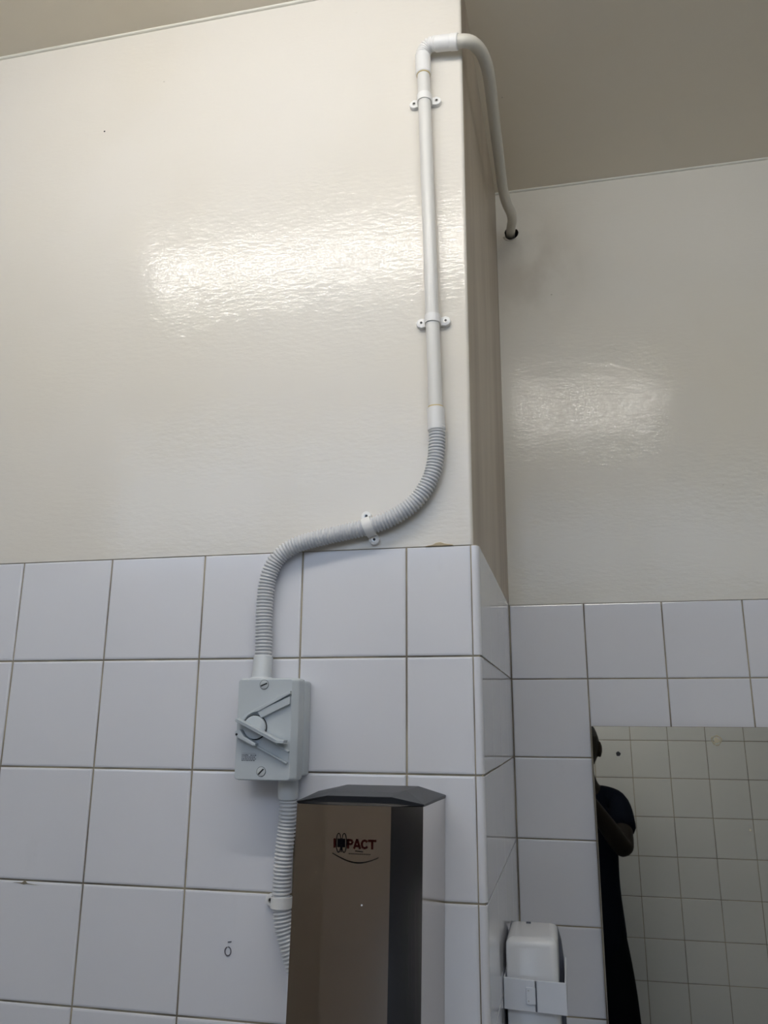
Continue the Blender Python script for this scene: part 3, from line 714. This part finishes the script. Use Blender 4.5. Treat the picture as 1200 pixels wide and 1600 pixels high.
bm = B(); c = mloc((1.0957, 0.5987, 1.5604))
sweep(bm, [V((c.x + (0.0082 + 0.0012 * math.sin(3 * a)) * math.cos(a), -0.0002, c.z + 0.0086 * math.sin(a))) for a in [2 * PI * i / 20 for i in range(21)]], lambda i: 0.0013 + 0.0006 * math.sin(i * 1.7), 6, False)
o = obj('glue_ring', bm, 'patch', mir); o['label'] = 'crusty beige ring of old glue'
mdisc('glue_patch', (1.0955, 0.5987, 1.5604), 0.0055, 'patch', wob=0.18)
mdisc('pale_scratch', (1.1390, 0.5987, 1.4018), 0.0022, 'patch', 8, 0.3)

# ------------------------------------------------------------------ the person holding the phone
def skin_bm(out, nodes, edges, root=0, sub=2):
    me = bpy.data.meshes.new('skin'); me.from_pydata([n[0] for n in nodes], edges, [])
    o = bpy.data.objects.new('skin', me); COL.objects.link(o)
    md = o.modifiers.new('s', 'SKIN'); md.use_smooth_shade = True
    for i, n in enumerate(nodes):
        r = n[1]; me.skin_vertices[0].data[i].radius = r if isinstance(r, tuple) else (r, r)
        me.skin_vertices[0].data[i].use_root = (i == root)
    sd = o.modifiers.new('u', 'SUBSURF'); sd.levels = sub
    bpy.context.view_layer.update()
    m2 = bpy.data.meshes.new_from_object(o.evaluated_get(bpy.context.evaluated_depsgraph_get()))
    out.from_mesh(m2); bpy.data.meshes.remove(m2); bpy.data.objects.remove(o); bpy.data.meshes.remove(me)
    return out
def chain(out, pts, sub=1): return skin_bm(out, pts, [(i, i + 1) for i in range(len(pts) - 1)], 0, sub)
PX, PY = 0.915, -1.36
def L(x, y, z): return CAM_P + CAM_R @ V((x, y, z))      # phone frame: the phone the person looks at
def hand_local(s, x, y, z): return L(x if s > 0 else 0.035 - x, y, z)
wr = {s: hand_local(s, 0.086, -0.185, 0.052) for s in (1, -1)}
elb = {1: V((1.058, -1.155, 1.178)), -1: V((0.735, -1.17, 1.170))}
sho = {1: V((PX + 0.141, PY, 1.350)), -1: V((PX - 0.141, PY, 1.350))}
person = thing('person', 'person in navy shirt and black trousers raising a phone, seen in the mirror', 'person', (PX, PY, 0))
nodes = [(V((PX, PY, 0.93)), (0.132, 0.100)), (V((PX, PY, 1.08)), (0.118, 0.092)), (V((PX, PY - 0.005, 1.24)), (0.138, 0.10)), (V((PX, PY - 0.005, 1.355)), (0.105, 0.075)),
         (V((PX, PY, 1.415)), (0.055, 0.055)), (V((PX, PY + 0.012, 1.475)), (0.052, 0.052)), (V((PX, PY + 0.02, 1.53)), (0.05, 0.05))]
edges = [(i, i + 1) for i in range(6)]
def add(n, e_from):
    nodes.append(n); edges.append((e_from, len(nodes) - 1)); return len(nodes) - 1
for s in (1, -1):
    i = add((V((PX + s * 0.085, PY, 1.365)), 0.056), 3)
    i = add((sho[s], 0.052), i)
    i = add((sho[s].lerp(elb[s], 0.5), 0.045), i)
    i = add((elb[s], 0.039), i)
    i = add((elb[s].lerp(wr[s], 0.35), 0.039), i)
    i = add((wr[s], 0.025), i)
    h = add((V((PX + s * 0.070, PY, 0.86)), 0.080), 0)
    h = add((V((PX + s * 0.088, PY + 0.01, 0.66)), 0.070), h)
    h = add((V((PX + s * 0.112, PY + 0.015, 0.47)), 0.055), h)
    h = add((V((PX + s * 0.118, PY, 0.32)), 0.052), h)
    h = add((V((PX + s * 0.122, PY - 0.02, 0.10)), 0.036), h)
    h = add((V((PX + s * 0.125, PY + 0.05, 0.045)), 0.034), h)
    h = add((V((PX + s * 0.132, PY + 0.13, 0.032)), 0.026), h)
bb = skin_bm(B(), nodes, edges, 0, 2)
for s in (1, -1):
    hl = lambda x, y, z: hand_local(s, x, y, z)
    chain(bb, [(wr[s], 0.024), (hl(0.085, -0.155, 0.042), (0.029, 0.016)), (hl(0.082, -0.125, 0.030), (0.030, 0.016)), (hl(0.078, -0.098, 0.022), (0.026, 0.015)), (hl(0.077, -0.082, 0.018), (0.016, 0.013))], 2)
    for k, ln in enumerate((0.92, 1.0, 0.95, 0.78)):
        y = -0.070 - 0.0175 * k
        chain(bb, [(hl(0.080, y - 0.006, 0.020), 0.0095), (hl(0.071, y, 0.006), 0.0088), (hl(0.058, y + 0.001, -0.0075), 0.0080), (hl(0.058 - 0.020 * ln, y + 0.003, -0.0085), 0.0074), (hl(0.058 - 0.036 * ln, y + 0.004, -0.0075), 0.0062)], 1)
    chain(bb, [(hl(0.083, -0.135, 0.040), 0.014), (hl(0.068, -0.112, 0.034), 0.0115), (hl(0.052, -0.094, 0.026), 0.0095), (hl(0.038, -0.080, 0.0205), 0.0078)], 1)
# head: shaped skull, jaw, nose, brow, lips, ears
HC = V((PX + 0.002, PY + 0.022, 1.566)); yaw = math.radians(12)
HM = Matrix.Translation(HC) @ Matrix.Rotation(yaw, 4, 'Z')       # face looks along local +y
hb = B(); bmesh.ops.create_uvsphere(hb, u_segments=32, v_segments=22, radius=1.0)
for v in hb.verts:
    x, y, z = v.co
    wx = 0.076 * (1 - 0.22 * max(0, -z) ** 1.3); wy = 0.096
    px_, py_, pz_ = x * wx, y * wy * (0.98 if y > 0 else 1.0), z * 0.114
    if z < -0.15 and y > 0: py_ -= 0.004 * (-z)
    if y > 0.3: py_ += 0.004 * math.exp(-((z + 0.92) / 0.14) ** 2)                       # chin
    for sx in (-1, 1):                                                                   # eye sockets
        py_ -= 0.010 * math.exp(-((x - sx * 0.42) / 0.20) ** 2 - ((z - 0.02) / 0.12) ** 2) * (1 if y > 0 else 0)
    py_ += 0.004 * math.exp(-((z - 0.17) / 0.08) ** 2) * (1 if y > 0.4 else 0)           # brow
    v.co = HM @ V((px_, py_, pz_))
def ell(bm, c, r, rot=0.0):
    q = bmesh.ops.create_uvsphere(bm, u_segments=14, v_segments=10, radius=1.0)
    for v in q['verts']:
        p = Matrix.Rotation(rot, 3, 'Z') @ V((v.co.x * r[0], v.co.y * r[1], v.co.z * r[2])); v.co = HM @ (V(c) + p)
ell(hb, (0, 0.097, -0.022), (0.017, 0.016, 0.012)); ell(hb, (0, 0.091, 0.000), (0.009, 0.012, 0.026))
ell(hb, (0, 0.086, -0.056), (0.024, 0.011, 0.0065)); ell(hb, (0, 0.083, -0.066), (0.021, 0.011, 0.0075))
for sx in (-1, 1):
    ell(hb, (sx * 0.078, -0.008, -0.008), (0.009, 0.019, 0.032), sx * 0.3)
    ell(hb, (sx * 0.079, -0.002, -0.032), (0.007, 0.010, 0.011))
tmp = bpy.data.meshes.new('tmp'); hb.to_mesh(tmp); hb.free(); bb.from_mesh(tmp); bpy.data.meshes.remove(tmp)
me = bpy.data.meshes.new('body'); bb.to_mesh(me); bb.free()
raw = bpy.data.objects.new('body_raw', me); COL.objects.link(raw)
rm = raw.modifiers.new('r', 'REMESH'); rm.mode = 'VOXEL'; rm.voxel_size = 0.005; rm.use_smooth_shade = True
sm = raw.modifiers.new('c', 'SMOOTH'); sm.iterations = 3; sm.factor = 0.5
bpy.context.view_layer.update()
m2 = bpy.data.meshes.new_from_object(raw.evaluated_get(bpy.context.evaluated_depsgraph_get())); m2.name = 'body'
bpy.data.objects.remove(raw); bpy.data.meshes.remove(me)
m2.materials.clear(); m2.materials.append(M['skin']); m2.polygons.foreach_set('use_smooth', [True] * len(m2.polygons))
bo = bpy.data.objects.new('body', m2); COL.objects.link(bo); rel(person, bo)
# hair: close cropped cap
bm = B(); bmesh.ops.create_uvsphere(bm, u_segments=28, v_segments=18, radius=1.0)
for v in bm.verts:
    x, y, z = v.co; n_ = 1 + 0.012 * noise.noise(V((x * 9, y * 9, z * 9)))
    v.co = HM @ V((x * 0.0792 * n_, (y * 0.100 - 0.003) * n_, z * 0.1175 * n_ + 0.001))
inv = HM.inverted()
cut = [v for v in bm.verts if (inv @ v.co).z < -0.030 + 0.62 * max(0, (inv @ v.co).y + 0.02) + (0.02 if abs((inv @ v.co).x) > 0.06 else 0)]
bmesh.ops.delete(bm, geom=cut, context='VERTS')
wpart('hair', bm, 'hair', person, smooth='all')
for sx in (-1, 1):
    bm = B(); q = bmesh.ops.create_uvsphere(bm, u_segments=14, v_segments=10, radius=0.0115)
    bmesh.ops.transform(bm, matrix=HM @ Matrix.Translation((sx * 0.032, 0.0755, 0.002)), verts=bm.verts)
    wpart('eye', bm, 'eye', person, smooth='all')
    bm = B(); q = bmesh.ops.create_uvsphere(bm, u_segments=10, v_segments=8, radius=0.0055)
    bmesh.ops.transform(bm, matrix=HM @ Matrix.Translation((sx * 0.0315, 0.0832, 0.001)), verts=bm.verts)
    wpart('iris', bm, 'spot', person, smooth='all')
# shirt: torso and short sleeves
sn = [(V((PX, PY, 0.72)), (0.172, 0.130)), (V((PX, PY, 1.06)), (0.136, 0.112)), (V((PX, PY - 0.005, 1.23)), (0.152, 0.114)), (V((PX, PY - 0.005, 1.345)), (0.122, 0.09)), (V((PX, PY, 1.41)), (0.068, 0.066))]
se = [(0, 1), (1, 2), (2, 3), (3, 4)]
for s in (1, -1):
    sn.append((V((PX + s * 0.085, PY, 1.362)), 0.067)); se.append((3, len(sn) - 1))
    sn.append((sho[s] + V((s * 0.004, 0, 0)), 0.062)); se.append((len(sn) - 2, len(sn) - 1))
    sn.append((sho[s].lerp(elb[s], 0.42) + V((s * 0.004, 0, 0)), 0.057)); se.append((len(sn) - 2, len(sn) - 1))
    sn.append((sho[s].lerp(elb[s], 0.66) + V((s * 0.003, 0, 0)), 0.058)); se.append((len(sn) - 2, len(sn) - 1))
wpart('shirt', skin_bm(B(), sn, se, 0, 2), 'shirt', person, smooth='all')
tn = [(V((PX, PY, 1.04)), (0.112, 0.095)), (V((PX, PY, 0.92)), (0.128, 0.104))]; te = [(0, 1)]
for s in (1, -1):
    i0 = 1
    for p, r in (((PX + s * 0.070, PY, 0.80), 0.088), ((PX + s * 0.088, PY + 0.008, 0.66), 0.087), ((PX + s * 0.104, PY + 0.012, 0.47), 0.082), ((PX + s * 0.112, PY, 0.30), 0.074), ((PX + s * 0.118, PY - 0.01, 0.10), 0.068)):
        tn.append((V(p), r)); te.append((i0, len(tn) - 1)); i0 = len(tn) - 1
wpart('trousers', skin_bm(B(), tn, te, 0, 2), 'trouser', person, smooth='all')
for s in (1, -1):
    bm = B(); x = PX + s * 0.126
    def sole(z, k): return [(x + s * 0.006 * t + k * 0.044 * math.sin(a) * (1 - 0.15 * (math.cos(a) < -0.3)), PY + 0.045 + k * 0.135 * math.cos(a), z) for a, t in [(2 * PI * i / 20, math.cos(2 * PI * i / 20)) for i in range(20)]]
    loft(bm, [sole(0.001, 0.96), sole(0.015, 1.0), sole(0.045, 0.97), [(px_, py_ - 0.02 if py_ > PY + 0.05 else py_, pz_) for px_, py_, pz_ in sole(0.075, 0.80)], [(px_, min(py_, PY + 0.05), pz_) for px_, py_, pz_ in sole(0.095, 0.62)]])
    wpart('shoe', bm, 'shoe', person, smooth=60)
# the phone: the photograph is taken through its lens
ph = thing('phone', 'black phone held up in both hands behind the lens', 'phone', L(0.0175, -0.0525, 0.0075))
ph.rotation_euler = CAM_R.to_euler()
obj('case', box(B(), -0.0365, 0.0365, -0.078, 0.078, -0.004, 0.004, 0.003, 3), 'phone', ph, smooth=40)
obj('screen', box(B(), -0.0335, 0.0335, -0.074, 0.074, 0.0035, 0.0043), 'spot', ph)
